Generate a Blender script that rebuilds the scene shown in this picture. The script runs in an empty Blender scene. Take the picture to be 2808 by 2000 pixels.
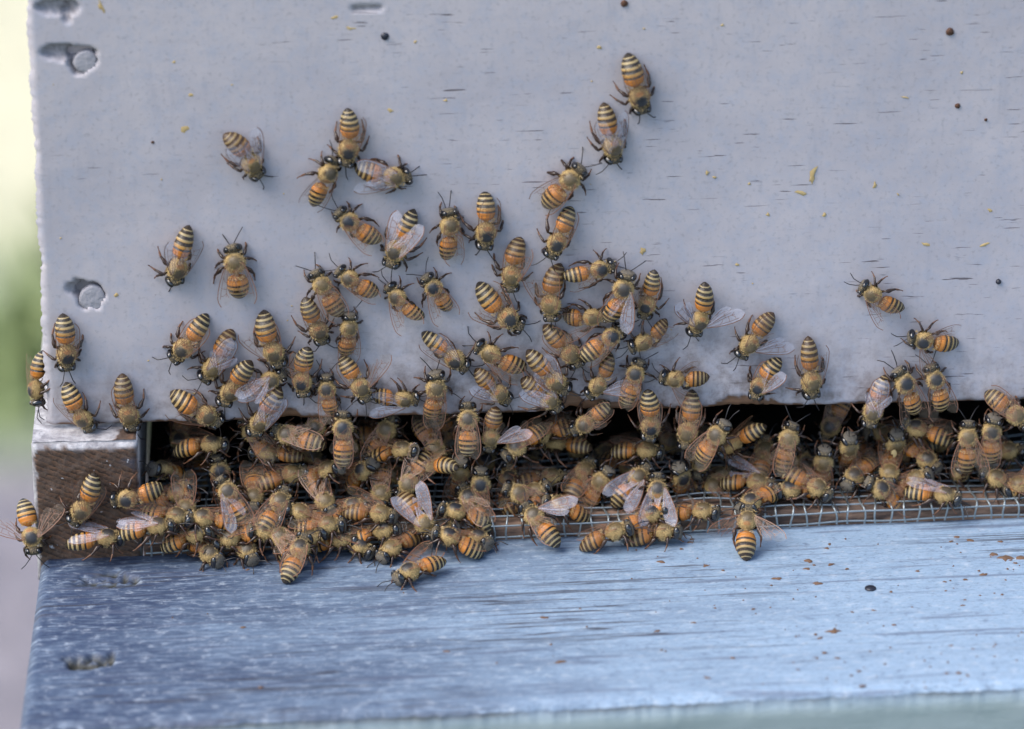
import bpy, math, random
import numpy as np
from mathutils import Matrix, Vector

random.seed(7)
rng = np.random.default_rng(11)
MM = 0.001
sc = bpy.context.scene
col = sc.collection

# ------------------------------------------------------------------ camera
IW, IH, FPX = 2808.0, 2000.0, 11950.0        # photograph size and focal length in its pixels
PITCH, YAW, ROLL = math.radians(24.0), math.radians(3.2), math.radians(0.15)
F = np.array([math.sin(YAW) * math.cos(PITCH), math.cos(YAW) * math.cos(PITCH), -math.sin(PITCH)])
R0 = np.array([math.cos(YAW), -math.sin(YAW), 0.0])
U0 = np.cross(R0, F)
CR = R0 * math.cos(ROLL) - U0 * math.sin(ROLL)
CU = U0 * math.cos(ROLL) + R0 * math.sin(ROLL)

def ray(x, y):
    d = F + CR * ((x - IW / 2) / FPX) - CU * ((y - IH / 2) / FPX)
    return d
CAM = -ray(131, 1172) * 0.971                 # the lower left corner of the hive front is the origin

cam_d = bpy.data.cameras.new('camera')
cam = bpy.data.objects.new('camera', cam_d)
col.objects.link(cam)
cam.matrix_world = Matrix(((CR[0], CU[0], -F[0], CAM[0]), (CR[1], CU[1], -F[1], CAM[1]),
                           (CR[2], CU[2], -F[2], CAM[2]), (0, 0, 0, 1)))
cam_d.sensor_width = 36.0
cam_d.lens = 36.0 * FPX / IW
cam_d.clip_start = 0.05
cam_d.clip_end = 500.0
cam_d.dof.use_dof = True
cam_d.dof.focus_distance = 0.968
cam_d.dof.aperture_fstop = cam_d.lens / 15.5
sc.camera = cam

# ------------------------------------------------------------------ light
SUN_EL, SUN_AZ = math.radians(52), math.radians(250)  # hazy sun: in front of the hive, high on the left
sun_dir = Vector((math.sin(SUN_AZ) * math.cos(SUN_EL), math.cos(SUN_AZ) * math.cos(SUN_EL), math.sin(SUN_EL)))
w = bpy.data.worlds.new('World')
sc.world = w
w.use_nodes = True
nt = w.node_tree
sky = nt.nodes.new('ShaderNodeTexSky')
sky.sky_type = 'NISHITA'
sky.sun_disc = False
sky.sun_elevation = SUN_EL
sky.sun_rotation = SUN_AZ
sky.air_density = 1.0
sky.dust_density = 1.8
sky.ozone_density = 1.0
nt.links.new(sky.outputs[0], nt.nodes['Background'].inputs[0])
nt.nodes['Background'].inputs[1].default_value = 0.12
sun_d = bpy.data.lights.new('sun', 'SUN')
sun_d.energy = 1.5
sun_d.angle = math.radians(46)
sun_d.color = (1.0, 0.94, 0.86)
sun = bpy.data.objects.new('sun', sun_d)
col.objects.link(sun)
sun.rotation_euler = sun_dir.to_track_quat('Z', 'Y').to_euler()

vs = sc.view_settings
sc.display_settings.display_device = 'sRGB'
vs.view_transform = 'Standard'
vs.look = 'None'
vs.gamma = 1.0
vs.use_curve_mapping = False
vs.exposure = 1.22
sc.cycles.max_bounces = 8
sc.cycles.transparent_max_bounces = 24

# ------------------------------------------------------------------ helpers
def plane_hit(px, py, n, c):
    """point where the photograph's ray through a pixel meets the plane n.p = c"""
    d = ray(px, py)
    n = np.asarray(n, float)
    return CAM + d * ((c - n @ CAM) / (n @ d))

def tag(o, label=None, cat=None, group=None, kind=None):
    if label: o['label'] = label
    if cat: o['category'] = cat
    if group: o['group'] = group
    if kind: o['kind'] = kind
    return o

def make(name, verts, faces, mats, parent=None, smooth=True, midx=None, attrs=None):
    me = bpy.data.meshes.new(name)
    me.from_pydata([tuple(v) for v in np.asarray(verts, float)], [], [tuple(int(i) for i in f) for f in faces])
    for m in (mats if isinstance(mats, (list, tuple)) else [mats]):
        me.materials.append(m)
    if midx is not None:
        me.polygons.foreach_set('material_index', np.asarray(midx, np.int32))
    if smooth:
        me.polygons.foreach_set('use_smooth', np.ones(len(me.polygons), bool))
    for k, v in (attrs or {}).items():
        v = np.asarray(v, np.float32)
        if v.ndim == 2:
            a = me.attributes.new(k, 'FLOAT_VECTOR', 'POINT'); a.data.foreach_set('vector', v.ravel())
        else:
            a = me.attributes.new(k, 'FLOAT', 'POINT'); a.data.foreach_set('value', v)
    me.update()
    o = bpy.data.objects.new(name, me)
    col.objects.link(o)
    if parent is not None: o.parent = parent
    return o

def hash2(ix, iy, s):
    h = (ix * 374761393 + iy * 668265263 + s * 974634777) & 0xFFFFFFFF
    h = ((h ^ (h >> 13)) * 1274126177) & 0xFFFFFFFF
    return ((h ^ (h >> 16)) & 0xFFFF) / 65535.0

def vnoise(x, y, s=0):
    x = np.asarray(x, float); y = np.asarray(y, float)
    ix = np.floor(x).astype(np.int64); iy = np.floor(y).astype(np.int64)
    fx = x - ix; fy = y - iy
    fx = fx * fx * (3 - 2 * fx); fy = fy * fy * (3 - 2 * fy)
    a = hash2(ix, iy, s); b = hash2(ix + 1, iy, s); c = hash2(ix, iy + 1, s); d = hash2(ix + 1, iy + 1, s)
    return (a * (1 - fx) + b * fx) * (1 - fy) + (c * (1 - fx) + d * fx) * fy

def fbm(x, y, s=0, o=4):
    t = 0; a = 0.5
    for k in range(o):
        t = t + a * (vnoise(x, y, s + k) - 0.5); x = x * 2.03; y = y * 2.03; a *= 0.5
    return t

def sstep(a, b, x):
    t = np.clip((x - a) / (b - a), 0, 1)
    return t * t * (3 - 2 * t)

def grid_faces(nu, nv, off=0):
    i = np.arange(nu - 1)[:, None] * nv + np.arange(nv - 1)[None, :] + off
    return np.stack([i, i + nv, i + nv + 1, i + 1], -1).reshape(-1, 4)

def box_geo(x0, x1, y0, y1, z0, z1):
    v = [(x, y, z) for x in (x0, x1) for y in (y0, y1) for z in (z0, z1)]
    f = [(0, 1, 3, 2), (4, 6, 7, 5), (0, 4, 5, 1), (2, 3, 7, 6), (0, 2, 6, 4), (1, 5, 7, 3)]
    return v, f

# ------------------------------------------------------------------ materials
class Mat:
    def __init__(self, name):
        self.m = bpy.data.materials.new(name)
        self.m.use_nodes = True
        self.nt = self.m.node_tree
        self.b = self.nt.nodes['Principled BSDF']
    def n(self, t, **kw):
        nd = self.nt.nodes.new(t)
        for k, v in kw.items(): setattr(nd, k, v)
        return nd
    def put(self, sock, v):
        if isinstance(v, bpy.types.NodeSocket): self.nt.links.new(v, sock)
        elif isinstance(v, (tuple, list)) and len(v) == 3 and len(sock.default_value) == 4: sock.default_value = (*v, 1)
        else: sock.default_value = v
    def math(self, op, a, b=0.0, c=0.0):
        nd = self.n('ShaderNodeMath', operation=op)
        for s, v in zip(nd.inputs, (a, b, c)): self.put(s, v)
        return nd.outputs[0]
    def mix(self, f, a, b):
        nd = self.n('ShaderNodeMix', data_type='RGBA')
        self.put(nd.inputs['Factor'], f); self.put(nd.inputs[6], a); self.put(nd.inputs[7], b)
        return nd.outputs[2]
    def rng(self, v, a, b, c=0.0, d=1.0):
        nd = self.n('ShaderNodeMapRange', interpolation_type='SMOOTHSTEP')
        for s, x in zip(nd.inputs, (v, a, b, c, d)): self.put(s, x)
        return nd.outputs[0]
    def coord(self, scale=(1, 1, 1), attr=None, loc=(0, 0, 0)):
        if attr:
            src = self.n('ShaderNodeAttribute', attribute_name=attr).outputs['Vector']
        else:
            src = self.n('ShaderNodeTexCoord').outputs['Object']
        mp = self.n('ShaderNodeMapping')
        self.put(mp.inputs['Vector'], src); mp.inputs['Scale'].default_value = scale; mp.inputs['Location'].default_value = loc
        return mp.outputs[0]
    def noise(self, vec, scale, detail=4.0, rough=0.55, dist=0.0):
        nd = self.n('ShaderNodeTexNoise')
        self.put(nd.inputs['Vector'], vec)
        nd.inputs['Scale'].default_value = scale; nd.inputs['Detail'].default_value = detail
        nd.inputs['Roughness'].default_value = rough; nd.inputs['Distortion'].default_value = dist
        return nd.outputs['Fac']
    def attr(self, name):
        return self.n('ShaderNodeAttribute', attribute_name=name).outputs['Fac']
    def bump(self, h, dist, strength=1.0):
        nd = self.n('ShaderNodeBump')
        nd.inputs['Distance'].default_value = dist; nd.inputs['Strength'].default_value = strength
        self.put(nd.inputs['Height'], h)
        self.put(self.b.inputs['Normal'], nd.outputs[0])
    def ramp(self, f, stops, interp='LINEAR'):
        nd = self.n('ShaderNodeValToRGB')
        self.put(nd.inputs[0], f)
        cr = nd.color_ramp; cr.interpolation = interp
        while len(cr.elements) < len(stops): cr.elements.new(0.5)
        for e, (p, c) in zip(cr.elements, stops):
            e.position = p; e.color = (*c, 1)
        return nd.outputs[0]
    def set(self, **kw):
        for k, v in kw.items(): self.put(self.b.inputs[k.replace('_', ' ')], v)
        return self

# grey house paint on the hive front: mottled, thin weather cracks, bare wood where chewed
def paint_material():
    M = Mat('grey_paint')
    c = M.coord((1, 1, 1))
    big = M.noise(c, 28, 5, 0.6)
    streak = M.noise(M.coord((220, 40, 45)), 1.0, 5, 0.65)
    fine = M.noise(c, 900, 3, 0.6)
    base = M.mix(M.rng(big, 0.3, 0.7), (0.418, 0.394, 0.425), (0.505, 0.467, 0.485))
    mott = M.noise(c, 210, 7, 0.75)
    base = M.mix(M.rng(mott, 0.42, 0.70, 0, 0.5), base, (0.35, 0.385, 0.475))
    base = M.mix(M.rng(streak, 0.52, 0.76, 0, 0.30), base, (0.27, 0.285, 0.35))
    base = M.mix(M.rng(fine, 0.52, 0.75, 0, 0.5), base, (0.28, 0.27, 0.29))
    # short cracks along the grain, more of them low down and to the right
    ck = M.noise(M.coord((105, 200, 1500), loc=(3.1, 0, 5.7)), 1.0, 2.5, 0.5)
    cm = M.noise(M.coord((14, 14, 40), loc=(8, 1, 2)), 1.0, 2, 0.5)
    sx_ = M.n('ShaderNodeSeparateXYZ'); M.put(sx_.inputs[0], c)
    crack = M.math('MULTIPLY', M.rng(ck, 0.655, 0.70), M.rng(M.math('ADD', cm, M.math('MULTIPLY', sx_.outputs[0], 0.9)), 0.53, 0.68))
    base = M.mix(M.math('MULTIPLY', crack, 0.8), base, (0.07, 0.055, 0.06))
    spot = M.noise(M.coord((1, 1, 1), loc=(5, 5, 5)), 330, 2, 0.5)
    base = M.mix(M.rng(spot, 0.76, 0.80, 0, 0.8), base, (0.10, 0.085, 0.09))
    grime = M.attr('grime')
    base = M.mix(M.math('MULTIPLY', M.math('MULTIPLY', grime, M.rng(M.noise(c, 260, 5, 0.7), 0.35, 0.75)), 0.85), base, (0.13, 0.10, 0.085))
    bare = M.attr('bare')
    wood = M.mix(M.noise(M.coord((60, 400, 900)), 1.0, 4), (0.05, 0.028, 0.02), (0.36, 0.20, 0.11))
    base = M.mix(bare, base, wood)
    dirt_shade = M.attr('dirt_shade')
    base = M.mix(dirt_shade, base, (0.045, 0.035, 0.03))
    M.set(Base_Color=base, Roughness=0.62, Specular_IOR_Level=0.35)
    h = M.math('ADD', M.math('MULTIPLY', fine, 0.5), M.math('MULTIPLY', M.noise(M.coord((140, 300, 900)), 1.0, 4), 0.3))
    h = M.math('SUBTRACT', h, crack)
    M.bump(h, 0.00016, 0.28)
    return M.m

def weathered_material():
    M = Mat('weathered_wood')
    a = 'rest'
    grain = M.noise(M.coord((150, 1000, 300), a), 1.0, 7, 0.72, 0.2)
    fine = M.noise(M.coord((700, 2200, 800), a), 1.0, 5, 0.75)
    blot = M.noise(M.coord((300, 420, 170), a, (3, 1, 8)), 1.0, 7, 0.78)
    patch = M.noise(M.coord((20, 60, 14), a, (2, 7, 1)), 1.0, 6, 0.68)
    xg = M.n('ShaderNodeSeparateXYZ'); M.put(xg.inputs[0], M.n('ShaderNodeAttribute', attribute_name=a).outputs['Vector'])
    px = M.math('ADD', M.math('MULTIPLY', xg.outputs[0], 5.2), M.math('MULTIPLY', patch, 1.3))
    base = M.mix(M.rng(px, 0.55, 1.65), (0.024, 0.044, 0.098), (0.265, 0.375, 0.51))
    base = M.mix(M.rng(grain, 0.46, 0.68, 0.0, 0.42), base, (0.40, 0.50, 0.62))
    base = M.mix(M.rng(fine, 0.50, 0.72, 0.0, 0.75), base, (0.035, 0.045, 0.085))
    base = M.mix(M.rng(blot, 0.52, 0.68, 0, 0.55), base, (0.50, 0.56, 0.63))
    base = M.mix(M.rng(blot, 0.46, 0.30, 0, 0.6), base, (0.03, 0.045, 0.10))
    speck = M.noise(M.coord((420, 700, 500), a, (4, 4, 4)), 1.0, 6, 0.75)
    base = M.mix(M.rng(speck, 0.60, 0.72, 0, 0.6), base, (0.48, 0.56, 0.68))
    crack = M.noise(M.coord((9, 260, 60), a, (1, 3, 9)), 1.0, 3, 0.5)
    cr = M.math('MULTIPLY', M.rng(M.math('ABSOLUTE', M.math('SUBTRACT', crack, 0.5)), 0.022, 0.004), M.rng(M.noise(M.coord((12, 30, 10), a, (9, 2, 3)), 1.0, 3), 0.45, 0.62))
    base = M.mix(M.math('MULTIPLY', cr, 0.85), base, (0.035, 0.035, 0.05))
    streak = M.noise(M.coord((22, 420, 60), a, (6, 1, 2)), 1.0, 5, 0.6)
    base = M.mix(M.rng(streak, 0.56, 0.66, 0, 0.55), base, (0.07, 0.085, 0.14))
    base = M.mix(M.attr('dirt_shade'), base, (0.035, 0.035, 0.025))
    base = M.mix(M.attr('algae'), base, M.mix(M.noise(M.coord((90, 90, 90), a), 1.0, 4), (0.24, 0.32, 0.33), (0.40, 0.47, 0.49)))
    M.set(Base_Color=base, Roughness=0.55, Specular_IOR_Level=0.6)
    h = M.math('ADD', M.math('MULTIPLY', grain, 0.7), M.math('MULTIPLY', fine, -0.7))
    h = M.math('ADD', h, M.math('MULTIPLY', speck, 0.5))
    M.bump(h, 0.00028, 0.7)
    return M.m

def endgrain_material():
    M = Mat('end_grain')
    c = M.coord((1, 1, 1))
    wv = M.n('ShaderNodeTexWave', wave_type='BANDS', bands_direction='Z', wave_profile='SAW')
    mp = M.n('ShaderNodeMapping'); M.put(mp.inputs[0], c); mp.inputs['Rotation'].default_value = (0, math.radians(-24), 0)
    M.put(wv.inputs['Vector'], mp.outputs[0])
    wv.inputs['Scale'].default_value = 260; wv.inputs['Distortion'].default_value = 3.0
    wv.inputs['Detail'].default_value = 3; wv.inputs['Detail Scale'].default_value = 2.0
    n1 = M.noise(c, 700, 5, 0.7); n2 = M.noise(c, 130, 4, 0.6)
    base = M.mix(wv.outputs['Fac'], (0.020, 0.014, 0.012), (0.17, 0.088, 0.050))
    base = M.mix(M.rng(n1, 0.35, 0.7), base, M.mix(n2, (0.05, 0.032, 0.026), (0.20, 0.135, 0.10)))
    base = M.mix(M.rng(n2, 0.56, 0.70, 0, 0.75), base, (0.055, 0.06, 0.085))
    base = M.mix(M.rng(M.noise(c, 480, 3), 0.68, 0.74), base, (0.62, 0.62, 0.66))
    paint = M.mix(M.rng(M.noise(c, 300, 5, .65), .35, .65), (0.25, 0.24, 0.26), (0.50, 0.49, 0.51))
    base = M.mix(M.attr('paint'), base, paint)
    M.set(Base_Color=base, Roughness=0.7)
    M.bump(M.math('ADD', n1, M.math('MULTIPLY', wv.outputs['Fac'], 0.5)), 0.0005, 0.9)
    return M.m

def rawwood_material(name, c0, c1, scale=(40, 500, 500)):
    M = Mat(name)
    g = M.noise(M.coord(scale), 1.0, 5, 0.65)
    base = M.mix(M.rng(g, 0.3, 0.7), c0, c1)
    M.set(Base_Color=base, Roughness=0.75)
    M.bump(g, 0.0004, 0.7)
    return M.m

def plain(name, colr, rough=0.5, metal=0.0, bumps=None, var=None):
    M = Mat(name)
    base = colr
    if var:
        base = M.mix(M.noise(M.coord(), var[0], 4), colr, var[1])
    M.set(Base_Color=base, Roughness=rough, Metallic=metal)
    if bumps: M.bump(M.noise(M.coord(), bumps[0], 3), bumps[1])
    return M.m

def bee_material():
    M = Mat('bee_body')
    at = M.n('ShaderNodeAttribute', attribute_name='rest').outputs['Vector']
    sp = M.n('ShaderNodeSeparateXYZ'); M.put(sp.inputs[0], at)
    x, y, z = sp.outputs
    oi = M.n('ShaderNodeObjectInfo').outputs['Random']
    nz = M.noise(M.coord((1.6, 1.6, 1.6), 'rest'), 1.0, 4, 0.6)
    hair = M.noise(M.coord((2.5, 9, 9), 'rest'), 1.0, 3, 0.6)
    # abdomen
    u = M.math('DIVIDE', M.math('SUBTRACT', -2.35, x), 6.95)
    u = M.math('ADD', u, M.math('MULTIPLY', M.math('SUBTRACT', nz, 0.5), 0.022))
    u = M.math('SUBTRACT', u, M.math('MULTIPLY', M.math('MULTIPLY', y, y), 0.0035))
    u = M.math('ADD', u, M.math('MULTIPLY', M.math('SUBTRACT', M.math('FRACT', M.math('MULTIPLY', oi, 7.31)), 0.5), 0.045))
    u = M.math('ADD', u, M.math('MULTIPLY', M.math('SUBTRACT', hair, 0.5), 0.03))
    K = (0.012, 0.009, 0.009); OR = (0.55, 0.195, 0.028); O2 = (0.52, 0.24, 0.05); TN = (0.44, 0.265, 0.088); PL = (0.39, 0.295, 0.14)
    st = [(0.00, (0.09, 0.035, 0.012)), (0.07, (0.42, 0.15, 0.028)), (0.135, OR), (0.15, (0.16, 0.05, 0.015)), (0.17, OR), (0.30, OR), (0.318, K), (0.365, K),
          (0.385, O2), (0.455, TN), (0.472, K), (0.555, K), (0.572, TN), (0.628, PL), (0.642, K), (0.720, K), (0.735, PL), (0.778, PL),
          (0.792, K), (0.862, K), (0.873, PL), (0.890, PL), (0.902, K), (1.0, K)]
    abd = M.ramp(u, st)
    abd = M.mix(M.rng(hair, 0.48, 0.75, 0, 0.30), abd, (0.50, 0.37, 0.17))
    # per-bee tone: some amber, some darker and browner
    dark = M.mix(M.rng(oi, 0.35, 1.0, 0.0, 0.9), abd, M.mix(0.55, abd, (0.10, 0.045, 0.016)))
    abd = dark
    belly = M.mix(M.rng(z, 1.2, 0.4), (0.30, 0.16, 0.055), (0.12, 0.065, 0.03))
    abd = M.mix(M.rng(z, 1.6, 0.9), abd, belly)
    # thorax
    d2 = M.math('ADD', M.math('POWER', M.math('DIVIDE', M.math('SUBTRACT', x, 0.45), 1.6), 2.0), M.math('POWER', M.math('DIVIDE', y, 1.55), 2.0))
    d2 = M.math('ADD', d2, M.math('MULTIPLY', M.math('SUBTRACT', hair, 0.5), 0.9))
    fuzz = M.mix(M.rng(hair, .3, .7), (0.14, 0.075, 0.025), (0.62, 0.44, 0.18))
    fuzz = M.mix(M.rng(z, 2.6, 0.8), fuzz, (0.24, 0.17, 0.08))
    top = M.math('MULTIPLY', M.rng(d2, 1.6, 0.35), M.rng(z, 3.2, 4.0))
    tho = M.mix(M.math('MULTIPLY', top, M.rng(oi, 0.0, 1.0, 1.0, 0.72)), fuzz, M.mix(M.rng(oi, 0.2, 0.8), (0.022, 0.024, 0.030), (0.060, 0.046, 0.027)))
    sc2 = M.math('ADD', M.math('POWER', M.math('DIVIDE', M.math('ADD', x, 1.35), 0.42), 2.0), M.math('POWER', M.math('DIVIDE', y, 0.9), 2.0))
    tho = M.mix(M.math('MULTIPLY', M.rng(sc2, 1.3, 0.6, 0, 0.8), M.rng(z, 3.0, 3.8)), tho, (0.33, 0.14, 0.045))
    # head
    hd = M.mix(M.rng(hair, 0.47, 0.68), (0.018, 0.015, 0.014), (0.42, 0.315, 0.16))
    hd = M.mix(M.rng(x, 3.55, 3.95, 0, 0.55), hd, (0.16, 0.145, 0.125))
    base = M.mix(M.rng(x, -2.42, -2.30), abd, tho)
    base = M.mix(M.rng(x, 2.05, 2.25), base, hd)
    rough = M.math('ADD', M.rng(x, -2.42, -2.30, 0.27, 0.75), M.math('MULTIPLY', top, -0.42))
    M.set(Base_Color=base, Roughness=rough, Specular_IOR_Level=0.5)
    M.bump(M.math('ADD', hair, M.math('MULTIPLY', nz, 0.4)), 0.00012, 0.6)
    return M.m

def wing_material(name, alpha, tint):
    M = Mat(name)
    n = M.noise(M.coord((300, 300, 300)), 1.0, 3)
    M.set(Base_Color=tint, Roughness=0.14, Alpha=M.rng(n, 0.2, 0.8, alpha * .6, alpha * 1.4), Specular_IOR_Level=0.8)
    M.bump(M.noise(M.coord((900, 500, 500)), 1.0, 2), 0.00025, 0.6)
    return M.m

MAT = {
    'paint': paint_material(), 'weathered': weathered_material(), 'endgrain': endgrain_material(),
    'inside': rawwood_material('shaded_inner_wood', (0.010, 0.007, 0.005), (0.03, 0.02, 0.014)),  # near-black wood: shade of the hive interior put into its colour
    'cleat': rawwood_material('brown_cleat_wood', (0.035, 0.022, 0.02), (0.30, 0.19, 0.13), (50, 500, 350)),
    'wire': plain('galvanised_wire', (0.34, 0.39, 0.41), 0.42, 0.75, (2500, 0.0001), (600, (0.25, 0.29, 0.31))),
    'nail': plain('rusty_nail', (0.05, 0.03, 0.022), 0.6, 0.4, (1500, 0.0002), (900, (0.14, 0.06, 0.03))),
    'bead': plain('dark_bead', (0.018, 0.02, 0.032), 0.35),
    'plug': plain('painted_plug', (0.29, 0.28, 0.305), 0.65, 0, (700, 0.0004), (250, (0.37, 0.36, 0.39))),
    'propolis': plain('propolis', (0.44, 0.29, 0.11), 0.6, 0, None, (300, (0.50, 0.40, 0.20))),
    'crumb': plain('brown_crumb', (0.07, 0.035, 0.025), 0.8, 0, None, (200, (0.20, 0.12, 0.07))),
    'bee': bee_material(),
    'leg': plain('bee_leg', (0.014, 0.010, 0.009), 0.26, 0, None, (600, (0.055, 0.026, 0.014))),
    'foot': plain('bee_foot', (0.12, 0.05, 0.022), 0.5),
    'antenna': plain('bee_antenna', (0.02, 0.018, 0.02), 0.35),
    'eye': plain('bee_eye', (0.006, 0.006, 0.008), 0.10),
    'fuzz': plain('bee_fuzz', (0.68, 0.51, 0.26), 0.8, 0, None, (500, (0.50, 0.345, 0.14))),
    'wing': wing_material('wing_membrane', 0.065, (0.50, 0.40, 0.30)),
    'wing_sky_sheen': wing_material('wing_membrane_sky_sheen', 0.21, (0.80, 0.77, 0.88)),  # paler membrane copy: sky reflection put into tint and opacity
    'vein': plain('wing_vein', (0.20, 0.09, 0.05), 0.4),
}
MAT['eye'].node_tree.nodes['Principled BSDF'].inputs['Specular IOR Level'].default_value = 0.9

# ------------------------------------------------------------------ setting behind the hive
def ground_material():
    M = Mat('ground_cover')
    c = M.coord()
    n1 = M.noise(c, 2.2, 5); n2 = M.noise(c, 14, 5, 0.7); n3 = M.noise(c, 60, 4, 0.7)
    shaded_earth = M.mix(n3, (0.13, 0.118, 0.13), (0.30, 0.275, 0.30))  # bare earth, darkened so its colour carries the shade beside the hive
    straw = M.mix(n3, (0.50, 0.46, 0.30), (0.66, 0.63, 0.46))
    green = M.mix(n3, (0.14, 0.19, 0.085), (0.30, 0.36, 0.19))
    sp = M.n('ShaderNodeSeparateXYZ'); M.put(sp.inputs[0], c)
    far = M.math('ADD', sp.outputs[1], M.math('MULTIPLY', M.math('SUBTRACT', n1, 0.5), 0.3))
    shaded_lawn = M.mix(n3, (0.022, 0.035, 0.014), (0.06, 0.085, 0.035))  # grass kept dark: tree shade before the hive put into its colour
    base = M.mix(M.rng(sp.outputs[1], 0.35, 0.55), shaded_lawn, shaded_earth)
    base = M.mix(M.rng(far, 0.92, 1.06), base, green)
    base = M.mix(M.rng(far, 1.14, 1.34), base, straw)
    M.set(Base_Color=base, Roughness=0.9)
    M.bump(n2, 0.03, 0.6)
    return M.m

GZ = -0.46
gn = 121
gx = np.sign(np.linspace(-1, 1, gn)) * np.abs(np.linspace(-1, 1, gn)) ** 3 * 90
gxx, gyy = np.meshgrid(gx, gx, indexing='ij')
gzz = GZ + fbm(gxx * 3, gyy * 3, 31, 4) * 0.05
ground = make('ground', np.stack([gxx, gyy, gzz], -1).reshape(-1, 3), grid_faces(gn, gn), ground_material())
tag(ground, kind='structure')

def blades(name, n, x0, x1, y0, y1, h0, h1, mat):
    x = rng.uniform(x0, x1, n); y = rng.uniform(y0, y1, n)
    keep = vnoise(x * 5, y * 5, 77) > 0.35
    x, y = x[keep], y[keep]; n = len(x)
    h = rng.uniform(h0, h1, n); a = rng.uniform(0, 2 * np.pi, n); wd = rng.uniform(0.002, 0.005, n)
    lx, ly = rng.normal(0, 0.35, n) * h, rng.normal(0, 0.35, n) * h
    p = np.zeros((n, 4, 3))
    p[:, 0] = np.stack([x - np.cos(a) * wd, y - np.sin(a) * wd, np.full(n, GZ - 0.01)], -1)
    p[:, 1] = np.stack([x + np.cos(a) * wd, y + np.sin(a) * wd, np.full(n, GZ - 0.01)], -1)
    p[:, 2] = np.stack([x + lx * .4 + np.cos(a) * wd * .7, y + ly * .4 + np.sin(a) * wd * .7, GZ + h * .6], -1)
    p[:, 3] = np.stack([x + lx, y + ly, GZ + h], -1)
    i = np.arange(n)[:, None] * 4
    f = np.concatenate([i + [0, 1, 2], i + [0, 2, 3]])
    return make(name, p.reshape(-1, 3), f, mat, smooth=False)

g1 = blades('grass', 2600, -1.2, 0.6, 1.0, 1.28, 0.02, 0.07, plain('grass_blade', (0.13, 0.20, 0.07), 0.6, 0, None, (8, (0.34, 0.38, 0.18))))
tag(g1, 'short green and straw coloured grass growing behind the hive', 'grass', kind='stuff')

# ------------------------------------------------------------------ the beehive
hive = bpy.data.objects.new('beehive', None)
col.objects.link(hive)
hive.location = (0.2, 0.2, -0.03)
hive.empty_display_size = 0.05
tag(hive, 'grey painted wooden beehive with open entrance and blue-grey landing board', 'beehive')
HM = Matrix.Translation(-hive.location)

def hpart(name, verts, faces, mats, smooth=False, parent=None, **kw):
    o = make(name, verts, faces, mats, smooth=smooth, **kw)
    o.parent = parent or hive
    if parent is None: o.matrix_parent_inverse = HM
    return o

BW, BD, BH, TH = 0.405, 0.50, 0.245, 0.019
# front board: a fine sheet with the holes, chips and worn edges built in
nu, nv = 421, 191
gu = np.concatenate([np.linspace(0, 0.232, 391), np.linspace(0.235, BW, 30)])
gv = np.concatenate([np.linspace(0, 0.106, 171), np.linspace(0.108, BH, 20)])
X, Z = np.meshgrid(gu, gv, indexing='ij')
Y = -fbm(X * 400, Z * 600, 3, 3) * 0.00008 - fbm(X * 30, Z * 30, 5, 3) * 0.0004
dirt_shade = np.zeros_like(X); bare = np.zeros_like(X)

def wall_xy(dx, dy):
    p = plane_hit(dx * IW / 2280, dy * IW / 2280, (0, 1, 0), 0.0)
    return p[0], p[2]

def crater(cx, cz, rx, rz, depth, rag, seed):
    global Y, dirt_shade
    a = np.arctan2(Z - cz, X - cx)
    r = np.sqrt(((X - cx) / rx) ** 2 + ((Z - cz) / rz) ** 2) * (1 + rag * (vnoise(np.cos(a) * 2.2 + 9, np.sin(a) * 2.2 + 9, seed) - 0.5))
    m = 1 - sstep(0.86, 1.06, r)
    Y += m * depth
    return m
for (dx, dy, rx, rz, dp) in ((180, 134, 3.0, 3.2, 2.6), (158, 118, 5.2, 1.7, 1.9), (200, 658, 3.4, 3.3, 2.6), (184, 645, 3.4, 2.1, 1.4),
                             (130, 16, 5.5, 1.5, 1.6), (148, 32, 1.0, 2.0, 1.3), (812, 19, 4.2, .55, .9)):
    cx, cz = wall_xy(dx, dy)
    m = crater(cx, cz, rx * MM, rz * MM, dp * MM, 0.5, int(dx))
    dirt_shade = np.maximum(dirt_shade, m * 0.32 * (0.5 + vnoise(X * 1500, Z * 1500, 12)))  # shade inside the recesses painted in as darker blotches
# worn left edge and chewed lower lip
X2 = X + np.where(np.arange(len(gu))[:, None] < 3, ((vnoise(Z * 1600, Z * 0 + 2, 8) - .5) * 0.0006 + fbm(Z * 150, Z * 0 + 2, 9, 3) * 0.0012) * (1 - np.arange(len(gu))[:, None] / 3), 0)
lip = (vnoise(X * 160, X * 0, 41) - 0.4) * 0.0004 + (vnoise(X * 1100, X * 0, 42) - 0.5) * 0.0006
lip = np.maximum(lip, 0)
for (dx, dw, hh) in ((2010 / 1.2316, 9, 2.0), (1690, 12, 1.6), (1310, 16, 2.6), (1420, 8, 1.5), (640, 10, 2.0), (1260, 8, 2.2)):
    cx, cz = wall_xy(dx, 920)
    lip = lip + hh * MM * np.exp(-((X - cx) / (dw * 0.45 * MM)) ** 2) * (0.6 + 0.8 * vnoise(X * 900, X * 0 + 5, 43))
fall = np.clip(1 - Z / 0.008, 0, 1)
Z2 = Z + lip * fall * 0.25
bare = np.clip((lip * 0.9 + 0.0006 + 0.0009 * (vnoise(X * 500, Z * 900, 44) - 0.3) - Z) / 0.0004, 0, 1)
Y += bare * 0.0006
Y += np.where(Z < 0.0012, (1 - Z / 0.0012) ** 2 * 0.0009, 0)
Y += np.where(X < 0.0015, (1 - np.clip(X, 0, 1) / 0.0015) ** 2 * 0.0010, 0)
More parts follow.
